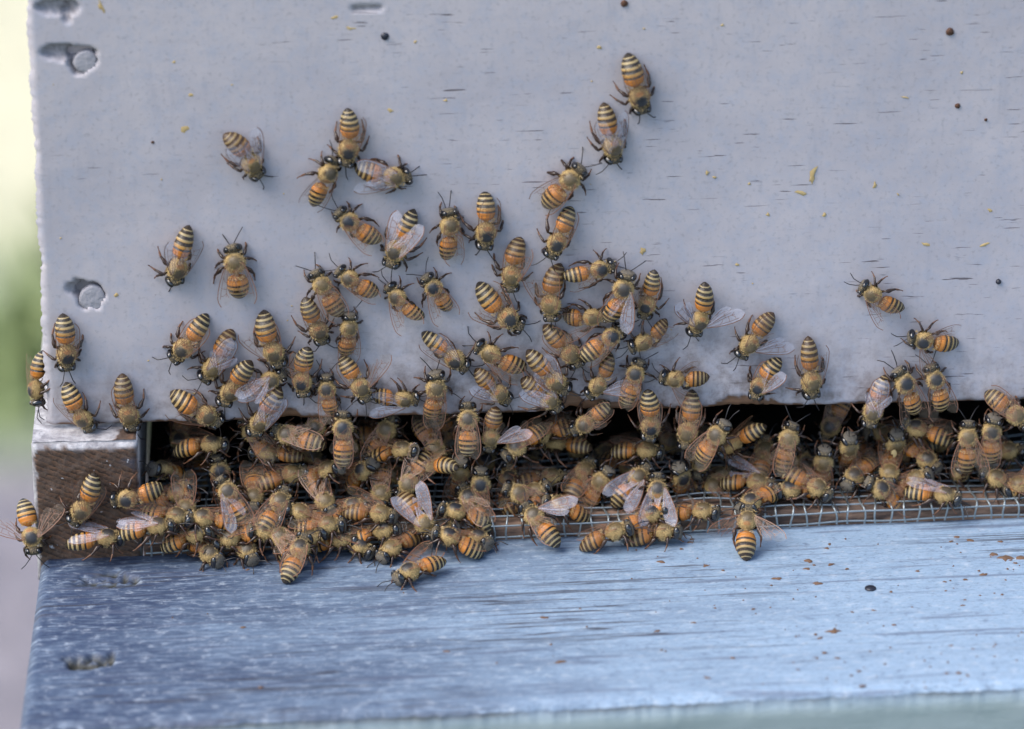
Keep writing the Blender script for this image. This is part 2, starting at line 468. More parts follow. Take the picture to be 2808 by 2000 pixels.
grime = np.clip(1 - Z / 0.022, 0, 1) ** 1.3 * 0.75 + np.exp(-((X - 0.118) / 0.055) ** 2 - ((Z - 0.004) / 0.022) ** 2) * 0.8
fv = np.stack([X2, Y, Z2], -1).reshape(-1, 3)
ff = grid_faces(nu, nv)
# close the board: back face and rim
bv, bf = box_geo(0.0003, BW, 0.0035, TH, 0.0006, BH)
front = hpart('front_board', np.concatenate([fv, bv]), np.concatenate([ff[:, ::-1], np.array(bf) + len(fv)]), MAT['paint'], smooth=True,
              attrs={'dirt_shade': np.concatenate([np.clip(dirt_shade, 0, 1).ravel(), np.zeros(8)]), 'bare': np.concatenate([bare.ravel(), np.ones(8) * 0]),
                     'grime': np.concatenate([np.clip(grime, 0, 1).ravel(), np.zeros(8)])})

# painted plugs in the two deep nail holes and the heads of nails
def disc(name, cx, cz, r, y, mat, parent, dome=0.2):
    n = 18; vv = []; fs = []
    for k, (rr, dz) in enumerate(((1.0, 0.6), (1.0, 0.0), (0.8, -dome * .7), (0.45, -dome), (0.0, -dome * 1.1))):
        for i in range(n):
            a = 2 * math.pi * i / n
            jit = 1 + 0.05 * math.sin(3 * a + cx * 900) + 0.03 * math.sin(7 * a + cz * 500)
            vv.append((cx + r * rr * math.cos(a) * jit, y + dz * r, cz + r * rr * math.sin(a) * jit))
    for k in range(4):
        for i in range(n):
            fs.append((k * n + i, k * n + (i + 1) % n, (k + 1) * n + (i + 1) % n, (k + 1) * n + i))
    return hpart(name, vv, fs, mat, smooth=True, parent=parent)
for dx, dy, r in ((190, 141, 2.55), (206, 667, 2.95)):
    cx, cz = wall_xy(dx, dy)
    disc('plug', cx, cz, r * MM, 0.00045, MAT['plug'], front, 0.05)
for dx, dy, r, m in ((857, 81, .9, 'bead'), (2115, 71, .9, 'nail'), (2132, 236, .6, 'nail'), (2195, 267, .35, 'nail'), (340, 317, .35, 'nail'), (1390, 8, .8, 'nail')):
    cx, cz = wall_xy(dx, dy)
    disc('nail_head', cx, cz, r * MM, -0.0001, MAT[m], front, 0.5)
cx, cz = wall_xy(2223, 627)
bd = disc('dark_bead', cx, cz, .62 * MM, -0.0002, MAT['bead'], None, 0.9)
bd.parent = None
bd.matrix_parent_inverse = Matrix.Identity(4)
bd.scale = (1, 1, 1)
tag(bd, 'tiny blue-black droplet stuck to grey board above far right bees', 'droplet')

# the other boards of the box
for nm, (x0, x1, y0, y1, z0, z1) in (('side_board', (0.0, TH, TH + .0002, BD, 0, BH)), ('side_board', (BW - TH, BW, TH + .0002, BD, 0, BH)),
                                     ('back_board', (TH + .0002, BW - TH - .0002, BD - TH, BD - .0005, 0, BH)), ('top_cover', (-.004, BW + .004, .002, BD + .004, BH + .0003, BH + .03))):
    v, f = box_geo(x0, x1, y0, y1, z0, z1)
    n8 = np.zeros(8)
    hpart(nm, v, f, [MAT['paint']], attrs={'dirt_shade': n8, 'bare': n8, 'grime': n8})

# ---- bottom board: rail ends, floor, cleat, wire mesh
YF = -0.008                                            # front of the rails
J_L = plane_hit(112, 1536, (0, 1, 0), YF)              # where landing board meets the bottom board
J_R = plane_hit(2808, 1418, (0, 1, 0), YF)
def zland(x): return J_L[2] + (J_R[2] - J_L[2]) * (x - J_L[0]) / (J_R[0] - J_L[0])
RX0 = plane_hit(90, 1330, (0, 1, 0), YF)[0]
RX1 = plane_hit(382, 1330, (0, 1, 0), YF)[0]
RZ0 = zland(0.01) - 0.006

def rounded_front(x0, x1, z0, z1, y0, y1, n=46, rad=0.0016, seed=1):
    """block whose front face is a fine sheet with worn rounded rims; returns verts, faces, paint mask"""
    u = np.linspace(x0, x1, n); v = np.linspace(z0, z1, n)
    A, B = np.meshgrid(u, v, indexing='ij')
    e = np.minimum(np.minimum(A - x0, x1 - A), np.minimum(B - z0, z1 - B))
    d = np.where(e < rad, rad - np.sqrt(np.maximum(rad ** 2 - (rad - np.clip(e, 0, rad)) ** 2, 0)), 0)
    Yv = y0 + d + fbm(A * 500, B * 500, seed, 3) * 0.0008 - fbm(A * 260, B * 1500 + A * 600, seed + 5, 2) * 0.00025
    rag = 0.0006 + 0.0011 * vnoise(A * 500, B * 500, seed + 9)
    pm = np.maximum(np.clip((rag * 0.9 - (A - x0)) / 0.0003, 0, 1), np.clip((rag * 1.0 - (z1 - B)) / 0.0003, 0, 1))
    pm = np.maximum(pm, 0.8 * np.clip((0.0007 * vnoise(B * 700, A * 0, seed + 2) - (x1 - A)) / 0.0002, 0, 1))
    V = np.stack([A, Yv, B], -1).reshape(-1, 3)
    Fq = grid_faces(n, n)[:, ::-1]
    return V, Fq, pm.ravel()

V, Fq, pm = rounded_front(RX0, RX1, RZ0, -0.0008, YF, YF + 0.01)
bv, bf = box_geo(RX0 + .0002, RX1 - .0002, YF + 0.0013, BD, RZ0 + .0002, -0.0006)
sm = np.zeros(8)
rail = hpart('side_rail', np.concatenate([V, bv]), np.concatenate([Fq, np.array(bf) + len(V)]), MAT['endgrain'], smooth=True,
             attrs={'paint': np.concatenate([pm, np.ones(8)])})
# paint skin on the little ledge on top of the rail, broken away at its inner end
n = 40
A, B = np.meshgrid(np.linspace(RX0 + .0002, RX1 - .0004, n), np.linspace(YF + .0012, -0.0002, 14), indexing='ij')
lz = -0.00045 + fbm(A * 300, B * 300, 61, 3) * 0.0006
pmask = 1 - sstep(0.0, 0.0006, (A - (RX1 - 0.0062)) - (B - YF) * 0.35 + fbm(A * 600, B * 600, 63, 3) * 0.004)
hpart('rail_ledge', np.stack([A, B, lz], -1).reshape(-1, 3), grid_faces(n, 14), MAT['endgrain'], smooth=True, attrs={'paint': pmask.ravel()})
v, f = box_geo(BW - 0.023, BW, YF, BD, zland(BW) , -0.0006)
hpart('side_rail', v, f, MAT['endgrain'], attrs={'paint': np.ones(8)})
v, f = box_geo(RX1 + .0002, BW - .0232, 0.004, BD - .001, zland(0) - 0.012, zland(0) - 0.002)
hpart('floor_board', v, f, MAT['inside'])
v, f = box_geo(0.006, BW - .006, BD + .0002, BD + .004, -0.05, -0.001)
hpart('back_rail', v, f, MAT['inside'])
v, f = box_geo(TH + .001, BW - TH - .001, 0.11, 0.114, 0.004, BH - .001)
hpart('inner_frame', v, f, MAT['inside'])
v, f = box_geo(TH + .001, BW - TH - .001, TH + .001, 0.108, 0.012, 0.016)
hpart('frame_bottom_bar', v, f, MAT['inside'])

# cleat under the mesh, a long strip of rough brown wood
cl_top = lambda x: zland(x) + 0.0052
n = 220
A = np.linspace(RX1 + .0004, BW - .024, n)
prof = [(YF + .0008, -.004), (YF + .0004, .0006), (YF + .0006, .0030), (YF + .0016, .0040), (YF + .005, .0043), (YF + .011, .0041), (YF + .012, -.004)]
vv = []
for k, (yy, dz) in enumerate(prof):
    jz = (vnoise(A * 300, A * 0 + k, 71) - .5) * 0.0009 + (vnoise(A * 1300, A * 0 + k, 72) - .5) * 0.0006
    vv.append(np.stack([A, yy + jz * 0.8, zland(A) + dz + jz], -1))
vv = np.concatenate(vv)
cleat = hpart('cleat', vv, grid_faces(len(prof), n), MAT['cleat'], smooth=True)

# hardware cloth: front strip, rounded over the cleat, then the floor
def tube(path, r, ns=5):
    path = np.asarray(path, float); m = len(path)
    t = np.gradient(path, axis=0); t /= np.linalg.norm(t, axis=1)[:, None] + 1e-12
    ref = np.array([0.3, 0.2, 1.0]) if abs(t[0][2]) < 0.8 else np.array([1.0, 0.2, 0.1])
    s = np.cross(t, ref); s /= np.linalg.norm(s, axis=1)[:, None] + 1e-12
    b = np.cross(t, s)
    a = np.linspace(0, 2 * np.pi, ns, endpoint=False)
    rr = np.broadcast_to(np.asarray(r, float), (m,))
    V = path[:, None] + rr[:, None, None] * (s[:, None] * np.cos(a)[None, :, None] + b[:, None] * np.sin(a)[None, :, None])
    i = np.arange(m - 1)[:, None] * ns + np.arange(ns)[None]
    j = np.arange(m - 1)[:, None] * ns + (np.arange(ns)[None] + 1) % ns
    Fc = np.stack([i, j, j + ns, i + ns], -1).reshape(-1, 4)
    return V.reshape(-1, 3), Fc
PITCHW = 0.0032
def mesh_pt(x, s):
    """s: distance along the cloth from its lower front edge"""
    H1 = 0.0041
    wob = 0.0006 * (vnoise(x * 90, s * 90, 81) - .5)
    if s < H1: y, dz = YF - 0.0009 - 0.0006 * s / H1, 0.0004 + s
    else:
        y, dz = YF - 0.0015 + (s - H1), 0.0047 + 0.0006 * math.sin(min((s - H1) / 0.004, math.pi)) - 0.00 * s
        dz += 0.0012 * (float(vnoise(x * 60, s * 80, 83)) - .5)
    return (x + wob, y + wob, float(zland(x)) + dz + wob)
VV, FF, off = [], [], 0
SL = 0.044
xs = np.arange(RX1 + .002, 0.25, PITCHW)
for x in xs:
    xx = x + random.uniform(-.0002, .0002)
    p = [mesh_pt(xx + 0.0004 * math.sin(s * 500 + x * 900), s) for s in np.linspace(0, SL, 26)]
    a, b = tube(p, 0.00026, 5); VV.append(a); FF.append(b + off); off += len(a)
for k in range(int(SL / PITCHW)):
    s = 0.0006 + k * PITCHW * (0.92 if k < 3 else 1)
    p = [mesh_pt(x, s + 0.0005 * (float(vnoise(x * 70, k, 85)) - .5)) for x in np.linspace(RX1 + .001, 0.252, 150)]
    a, b = tube(p, 0.00025, 5); VV.append(a); FF.append(b + off); off += len(a)
hpart('wire_mesh', np.concatenate(VV), np.concatenate(FF), MAT['wire'], smooth=True)

# ---- landing board
ex = np.array([J_R[0] - J_L[0], 0.0, J_R[2] - J_L[2]]); ex /= np.linalg.norm(ex)
nland = np.array([-ex[2], 0, ex[0]])
cland = nland @ J_L
FL = plane_hit(52, 1994, nland, cland)
FR = plane_hit(2808, 1871, nland, cland)
ey = FL - J_L; depthL = np.linalg.norm(ey)
nu, nv = 401, 141
S = np.concatenate([np.linspace(0, 0.240, 381), np.linspace(0.245, 0.41, 20)])
T = np.linspace(0, 1, nv)
SS, TT = np.meshgrid(S, T, indexing='ij')
fr_end = J_L + ey + (FR - FL) / np.linalg.norm(FR - FL) * 0.41
bk_end = J_L + ex * 0.41
k_ = (SS / 0.41)[..., None]
P = (J_L + (bk_end - J_L) * k_) * (1 - TT[..., None]) + (J_L + ey + (fr_end - J_L - ey) * k_) * TT[..., None]
hgt = fbm(SS * 500, TT * 130, 91, 3) * 0.00016 + fbm(SS * 60, TT * 14, 95, 3) * 0.0004
lhole = np.zeros_like(SS)
def land_st(dx, dy):
    p = plane_hit(dx * IW / 2280, dy * IW / 2280, nland, cland)
    d2 = ((P - p) ** 2).sum(-1)
    i = np.unravel_index(np.argmin(d2), d2.shape)
    return p
for (dx, dy, rx, ry, dp) in ((243, 1290, 6.0, 4.6, 1.3), (205, 1474, 6.0, 3.6, 2.2), (1970, 1573, 3.0, 2.0, 1.2)):
    p = land_st(dx, dy)
    q = P - p
    a = np.arctan2(q[..., 1], q[..., 0])
    r = np.sqrt((q[..., 0] / (rx * MM)) ** 2 + (q[..., 1] / (ry * MM)) ** 2)
    r = r * (1 + 0.7 * (vnoise(q[..., 0] * 500 + 40, q[..., 1] * 500 + 40, int(dx)) - 0.5))
    m = 1 - sstep(0.7, 1.05, r)
    rough_ = vnoise(q[..., 0] * 900 + 9, q[..., 1] * 900 + 9, int(dx) + 3)
    hgt -= m * dp * MM * (0.3 + rough_)
    lhole = np.maximum(lhole, m * sstep(0.3, 0.7, rough_ + (0.25 if dx < 220 else -0.05)))
edge = np.minimum((1 - TT) * depthL, SS)
hgt -= np.where(edge < 0.0022, (1 - np.clip(edge, 0, 1) / 0.0022) ** 2 * 0.0016, 0)
P = P + nland * hgt[..., None]
# front rim ragged
P0 = P[:, -1].copy()
P[:, -1, 1] += (vnoise(S * 260, S * 0, 97) - .5) * 0.0006 + (vnoise(S * 1400, S * 0, 98) - .5) * 0.0006
P[:, -2, 1] += (vnoise(S * 260, S * 0, 97) - .5) * 0.0004
Vt = P.reshape(-1, 3)
rest_t = np.stack([SS, TT * depthL, SS * 0], -1).reshape(-1, 3)
# front face and ends as further sheets
nf = 14
D = np.linspace(0, 1, nf)
wj = np.minimum(D * 6, 1)[None, :, None]
fr = P[:, -1][:, None, :] * (1 - wj) + P0[:, None, :] * wj + np.array([0, 0, -1.0]) * (D * 0.019)[None, :, None] + np.array([0, -1.0, 0]) * (np.minimum(D * 8, 1) * 0.0012)[None, :, None]
fr = fr + np.array([0, 1.0, 0]) * (fbm(SS[:, :nf] * 60, D[None] * 9 + SS[:, :nf] * 3, 99, 3) * 0.0007)[..., None] * (D > 0)[None, :, None]
rest_f = np.stack([np.repeat(S[:, None], nf, 1), depthL + D[None] * 0.019 + 0 * S[:, None], S[:, None] * 0 + D[None] * .019], -1).reshape(-1, 3)
Vf = fr.reshape(-1, 3)
le = P[0][:, None, :] + np.array([0, 0, -1.0]) * (D * 0.019)[None, :, None] + np.array([-1.0, 0, 0]) * (np.minimum(D * 8, 1) * 0.0003)[None, :, None]
rest_e = np.stack([np.zeros((nv, nf)), np.repeat(T[:, None] * depthL, nf, 1), np.repeat(D[None] * .019, nv, 0)], -1).reshape(-1, 3)
Ve = le.reshape(-1, 3)
nt_, nf_ = len(Vt), len(Vf)
faces = np.concatenate([grid_faces(nu, nv)[:, ::-1], grid_faces(nu, nf)[:, ::-1] + nt_, grid_faces(nv, nf) + nt_ + nf_])
# under side
us = np.array([P[0, 0], P[-1, 0], P[-1, -1], P[0, -1]]) - [0, 0, .0188]
faces = [tuple(q) for q in faces] + [tuple(nt_ + nf_ + len(Ve) + i for i in (0, 1, 2, 3))]
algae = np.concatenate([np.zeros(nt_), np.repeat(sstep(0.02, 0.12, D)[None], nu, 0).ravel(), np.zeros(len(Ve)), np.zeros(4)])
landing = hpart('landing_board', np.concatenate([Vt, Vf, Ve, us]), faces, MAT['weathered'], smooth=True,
                attrs={'rest': np.concatenate([rest_t, rest_f, rest_e, us]), 'dirt_shade': np.concatenate([lhole.ravel(), (np.repeat((1 - sstep(0.02, 0.10, D))[None], nu, 0) * (0.3 + 0.6 * vnoise(S * 120, S * 0, 55)[:, None])).ravel(), np.zeros(len(Ve) + 4)]), 'algae': algae})  # knot dirt, plus an edge shadow painted along the front rim
p = land_st(1938, 1311)
n = 16
nv_ = []
for rr, dz in ((1.0, -.2), (1.0, .5), (.75, .9), (0.0, 1.0)):
    for i in range(n):
        a = 2 * math.pi * i / n
        nv_.append(p + np.array([math.cos(a) * rr * 1.25, math.sin(a) * rr * 1.25, dz * 0.5]) * MM)
nfc = [(k * n + i, k * n + (i + 1) % n, (k + 1) * n + (i + 1) % n, (k + 1) * n + i) for k in range(3) for i in range(n)]
hpart('nail_head', nv_, nfc, MAT['bead'], smooth=True, parent=landing)

# stand under the hive so it does not float
for x0 in (0.02, 0.30):
    v, f = box_geo(x0, x0 + 0.09, 0.05, 0.46, GZ - 0.02, zland(0) - 0.0125)
    b = make('stand_block', v, f, plain('concrete', (0.28, 0.27, 0.26), 0.9, 0, (80, 0.002), (20, (0.36, 0.35, 0.33))), smooth=False)
    tag(b, 'concrete block standing under the %s side of the beehive' % ('left' if x0 < .1 else 'right'), 'block', 'blocks under the hive')

# ------------------------------------------------------------------ flecks: propolis on the paint, crumbs on the landing board
def blobs(name, pts, nrm, mat, label, cat):
    VV, FF, off = [], [], 0
    for (p, a, b, ang, h) in pts:
        t1 = np.array([math.cos(ang), 0, math.sin(ang)]) if abs(nrm[1]) > .5 else np.array([math.cos(ang), math.sin(ang), 0])
        t2 = np.cross(nrm, t1)
        n = 9
        js = [1 + random.uniform(-.6, .5) for _ in range(n)]
        ring0 = [p + (t1 * math.cos(2 * math.pi * i / n) * a + t2 * math.sin(2 * math.pi * i / n) * b) * js[i] for i in range(n)]
        ring1 = [p + nrm * h + (t1 * math.cos(2 * math.pi * i / n) * a + t2 * math.sin(2 * math.pi * i / n) * b) * js[i] * .6 for i in range(n)]
        VV += ring0 + ring1 + [p + nrm * h * 1.15]
        for i in range(n):
            FF.append((off + i, off + (i + 1) % n, off + n + (i + 1) % n, off + n + i))
            FF.append((off + n + i, off + n + (i + 1) % n, off + 2 * n))
        off += 2 * n + 1
    o = make(name, VV, FF, mat)
    return tag(o, label, cat, kind='stuff')
NW = np.array([0, -1.0, 0]); 
pts = []
known = [(425, 212, .7, .4), (413, 287, 1.1, .8), (742, 40, 1.0, .6), (780, 63, 1.2, .35), (869, 247, .6, .5), (992, 224, .6, .4), (1808, 395, .7, 2.0), (1785, 430, 1.4, .5),
         (1948, 411, .4, .8), (1575, 385, .5, .5), (1590, 395, .8, .4), (1640, 590, .5, .5), (1710, 478, .45, .4), (1836, 479, .45, .45), (2015, 217, .9, .35),
         (2190, 546, 1.2, .5), (2060, 545, .8, .5), (1430, 560, .9, 1.2), (1335, 105, .6, .4), (225, 15, .5, 1.4), (258, 657, .5, .4), (1025, 905, .5, .5), (1990, 1010, .6, .9), (2430, 200, .3, .3)]
for dx, dy, a, b in known:
    q = plane_hit(dx * IW / 2280, dy * IW / 2280, (0, 1, 0), -0.00005)
    pts.append((q, a * MM, b * MM, random.uniform(-.4, .4), 0.00012))
for _ in range(35):
    q = np.array([random.uniform(.004, .224), -0.00005, random.uniform(.006, .1)])
    s = random.uniform(.12, .32) * MM
    pts.append((q, s * random.uniform(1, 1.8), s, random.uniform(-.6, .6), 0.0001))
blobs('propolis_flecks', pts, NW, MAT['propolis'], 'scattered yellow propolis and pollen flecks on grey painted board', 'propolis')
pts = []
for _ in range(150):
    dx = 2280 - abs(random.gauss(0, 420)) if random.random() < .85 else random.uniform(300, 2200)
    dy = random.uniform(1190, 1540)
    if dx < 250: continue
    q = land_st(dx, dy)
    if q[1] > YF - .003 or q[0] > 0.235: continue
    s = random.choice((.14, .18, .22, .28, .4, .55)) * MM * random.uniform(.8, 1.2) * (1.0 if dy < 1330 else .8)
    pts.append((q + nland * 0.0000, s * random.uniform(1, 2), s, random.uniform(-.5, .5), 0.00022))
for dx, dy, a, b in ((1800, 1250, 1.0, .8), (1795, 1268, .8, .8), (1820, 1300, 1.3, .6), (2235, 1243, 1.8, 1.2), (2215, 1236, 1.2, .9), (2270, 1243, 1.6, .9), (1250, 1475, 1.4, .6), (1472, 1252, 1.0, .5), (1857, 1407, 1.7, .8)):
    q = land_st(dx, dy); pts.append((q, a * MM, b * MM, random.uniform(-.3, .3), 0.0003))
blobs('brown_crumbs', pts, nland, MAT['crumb'], 'brown crumbs and bits of debris scattered over the landing board', 'debris')

# ------------------------------------------------------------------ honeybees
NS = 18
AX = 2.7                                               # height of the body axis above the feet, mm

def prof_abdomen(u):
    w = np.interp(u, [0, .03, .08, .16, .3, .45, .6, .75, .86, .93, .975, 1.0], [.30, .60, 1.35, 1.95, 2.22, 2.25, 2.12, 1.80, 1.35, .90, .45, .06])
    return w

def body_rings():
    R = []
    for t in np.linspace(0.02, math.pi * 0.90, 9):      # head, front to back
        x = 3.15 + 1.0 * math.cos(t); s = math.sin(t) ** 0.75
        R.append((x, 1.82 * s + .05, 1.72 * s + .05, -0.30 - 0.35 * max(0, math.cos(t)), 'h'))
    R.append((2.08, .85, .85, -0.1, 'n'))
    for t in np.linspace(0.25, math.pi - 0.22, 11):     # thorax
        x = 0.0 + 2.12 * math.cos(t); s = math.sin(t) ** 0.72
        R.append((x, 2.12 * s, 1.95 * s, 0.05, 't'))
    R.append((-2.22, .62, .62, -0.15, 'w'))
    us = []
    edges = [0, .15, .318, .475, .65, .80, .91, 1.0]
    for a, b in zip(edges[:-1], edges[1:]):
        us += [a + (b - a) * k for k in (0.02, .35, .7, .97)]
    for u in us + [1.0]:
        w = float(prof_abdomen(u))
        k = next((i for i in range(7) if edges[i] <= u <= edges[i + 1]), 6)
        fr_ = (u - edges[k]) / (edges[k + 1] - edges[k])
        w *= 0.975 + 0.04 * fr_                         # each plate overlaps the next one
        R.append((-2.35 - 6.95 * u, w, w * 0.90, -0.15 - 0.25 * u ** 2, 'a', u))
    return R
RINGS = body_rings()

LEGS = [  # base, knee, tibia end, foot ; radii
    [(1.35, .9, -1.3), (1.9, 2.3, -0.6), (3.4, 2.7, -1.6), (4.3, 2.4, -2.62)],
    [(.2, 1.2, -1.5), (1.0, 2.9, -0.5), (.2, 4.2, -1.7), (-.6, 5.0, -2.64)],
    [(-1.2, 1.0, -1.5), (-1.6, 2.8, -0.3), (-3.8, 3.7, -1.4), (-5.6, 3.5, -2.64)],
]

def rot(axis, a):
    return np.array(Matrix.Rotation(a, 3, Vector(axis)))

def bee_mesh(p):
    """one continuous body surface; p: head yaw/pitch, abdomen pitch/yaw, abdomen length and girth"""
    V, REST = [], []
    neck = np.array([2.08, 0, -.1]); waist = np.array([-2.22, 0, -.15])
    Hm = rot((0, 0, 1), p['hy']) @ rot((0, 1, 0), p['hp'])
    ang = np.linspace(0, 2 * math.pi, NS, endpoint=False)
    for r in RINGS:
        x, hw, hh, zc, reg = r[:5]
        if reg == 'a': hw *= p['ag']; hh *= p['ag']
        yy = hw * np.cos(ang); zz = hh * np.sin(ang)
        if reg == 'h':
            yy = yy * (1 + .20 * np.sin(ang))
        if reg == 'a':
            zz = np.where(zz < 0, zz * .85, zz)
        q = np.stack([np.full(NS, x), yy, zz + zc], -1)
        REST.append(q + [0, 0, AX])
        if reg == 'h':
            q = (q - neck) @ Hm.T + neck
        if reg == 'a':
            u = r[5]
            q = q.copy(); q[:, 0] = -2.35 + (q[:, 0] + 2.35) * p['al']
            a1 = p['ap'] * (0.35 + 0.65 * u); a2 = p['ay'] * (0.4 + 0.6 * u)
            Am = rot((0, 0, 1), a2) @ rot((0, 1, 0), -a1)
            q = (q - waist) @ Am.T + waist
        V.append(q)
    V = np.concatenate(V); REST = np.concatenate(REST)
    nr = len(RINGS)
    i = np.arange(nr - 1)[:, None] * NS + np.arange(NS)[None]
    j = np.arange(nr - 1)[:, None] * NS + (np.arange(NS)[None] + 1) % NS
    Fq = [tuple(q) for q in np.stack([i, i + NS, j + NS, j], -1).reshape(-1, 4)]
    Fq.append(tuple(range(NS))); Fq.append(tuple(range(nr * NS - 1, nr * NS - NS - 1, -1)))
    mid = [0] * len(Fq)
    off = len(V); parts = [V]; rests = [REST]
    for k, L in enumerate(LEGS):
        for s in (1, -1):
            P4 = np.array(L) * [1, s, 1]
            jt = p['legs'][(k, s)]
            base = P4[0].copy()
            Q = P4 - base
            Q = Q @ rot((0, 0, 1), jt[0] * s).T
            Q[:, :2] *= jt[1]
            P4 = Q + base
            P4[1, 2] += jt[2]
            P4[3, 2] = -AX + .06
            # subdivide: base-knee-tibia-foot with swollen middle segments
            path = []; rad = []
            rr = [(.38, .36, .30), (.27, .54 if k == 2 else .36, .34 if k == 2 else .27), (.26, .26 if k == 2 else .19, .13)]
            for a in range(3):
                for m, tt in enumerate((0, .33, .7)):
                    path.append(P4[a] + (P4[a + 1] - P4[a]) * tt + [0, 0, (0.18 if m == 1 and a < 2 else 0)]); rad.append(rr[a][m])
            path.append(P4[3]); rad.append(.11)
            dirf = (P4[3] - P4[2]) * [1, 1, 0]; dirf /= np.linalg.norm(dirf) + 1e-9
            path.append(P4[3] + dirf * .35 + [0, 0, -.02]); rad.append(.13)
            a, b = tube(path, rad, 6)
            parts.append(a); rests.append(a + [0, 0, AX])
            nb = len(b)
            Fq += [tuple(q) for q in b + off]
            mid += [1] * (nb - 24) + [2] * 24
            off += len(a)
    V = np.concatenate(parts) + [0, 0, AX]
    return V * MM, Fq, mid, np.concatenate(rests), Hm, neck

# shared meshes: eye, fuzz, wings, antennae
def eye_mesh():
    vv, ff = [], []
    na, nb = 12, 8
    for i in range(nb + 1):
        t = math.pi * i / nb
        for j in range(na):
            a = 2 * math.pi * j / na
            vv.append((.80 * math.sin(t) * math.cos(a) * MM, .66 * math.sin(t) * math.sin(a) * MM, 1.45 * math.cos(t) * MM))
    for i in range(nb):
        for j in range(na):
            ff.append((i * na + j, (i + 1) * na + j, (i + 1) * na + (j + 1) % na, i * na + (j + 1) % na))
    me = bpy.data.meshes.new('eye'); me.from_pydata(vv, [], ff); me.materials.append(MAT['eye'])
    me.polygons.foreach_set('use_smooth', np.ones(len(ff), bool)); me.update()
    return me
EYE = eye_mesh()

def fuzz_mesh(seed):
    r = np.random.default_rng(seed)
    n = 900
    d = r.normal(size=(n, 3)); d /= np.linalg.norm(d, axis=1)[:, None]
    pos = d * [2.08, 2.10, 1.95] + [0, 0, .05]
    nrm = d / np.array([2.08, 2.10, 1.95]); nrm /= np.linalg.norm(nrm, axis=1)[:, None]
    disc_ = ((pos[:, 0] - .45) / 1.25) ** 2 + (pos[:, 1] / 1.2) ** 2
    keep = ~((disc_ < 1.1) & (pos[:, 2] > .6) & (r.uniform(size=n) < .62 + .38 * (disc_ < .7))) & (np.abs(pos[:, 0]) < 1.95)
    pos, nrm = pos[keep], nrm[keep]
    # collar behind the head and hair at the base of the abdomen
    a = r.uniform(0, 2 * np.pi, 120)
    p2 = np.stack([np.full(120, 2.3) + r.uniform(-.1, .3, 120), 1.5 * np.cos(a), 1.4 * np.sin(a) - .2], -1)
    n2 = np.stack([np.full(120, -.3), np.cos(a), np.sin(a)], -1)
    a = r.uniform(.1, np.pi - .1, 130)
    p3 = np.stack([r.uniform(-3.3, -2.6, 130), 1.55 * np.cos(a), 1.45 * np.sin(a) - .15], -1)
    n3 = np.stack([np.full(130, -.4), np.cos(a), np.sin(a)], -1)
    pos = np.concatenate([pos, p2, p3]); nrm = np.concatenate([nrm, n2, n3]); n = len(pos)
    ln = r.uniform(.25, .66, n)[:, None] * np.where(pos[:, 2:3] > 1.2, .75, 1.0)
    dr = nrm + r.normal(0, .35, (n, 3)) + [-.1, 0, 0]
    dr /= np.linalg.norm(dr, axis=1)[:, None]
    sd = np.cross(dr, r.normal(size=(n, 3))); sd /= np.linalg.norm(sd, axis=1)[:, None]
    v = np.stack([pos - sd * .045, pos + sd * .045, pos + dr * ln], 1).reshape(-1, 3)
    v[:, 2] += AX
    f = np.arange(n * 3).reshape(-1, 3)
    me = bpy.data.meshes.new('fuzz'); me.from_pydata([tuple(q) for q in v * MM], [], [tuple(int(i) for i in q) for q in f]); me.materials.append(MAT['fuzz']); me.update()
    return me
FUZZ = [fuzz_mesh(s) for s in (1, 2, 3)]

FW = dict(u=[0, .6, 2, 4, 6, 7.6, 8.7, 9.15], lead=[.12, .22, .42, .58, .55, .30, -.25, -.85], trail=[-.25, -.55, -1.15, -2.05, -2.55, -2.55, -2.1, -1.15])
HW = dict(u=[0, .6, 2, 3.6, 5, 5.9, 6.35], lead=[-.2, -.35, -.85, -1.6, -2.1, -2.45, -2.9], trail=[-.5, -1.0, -2.2, -3.3, -3.75, -3.7, -3.2])

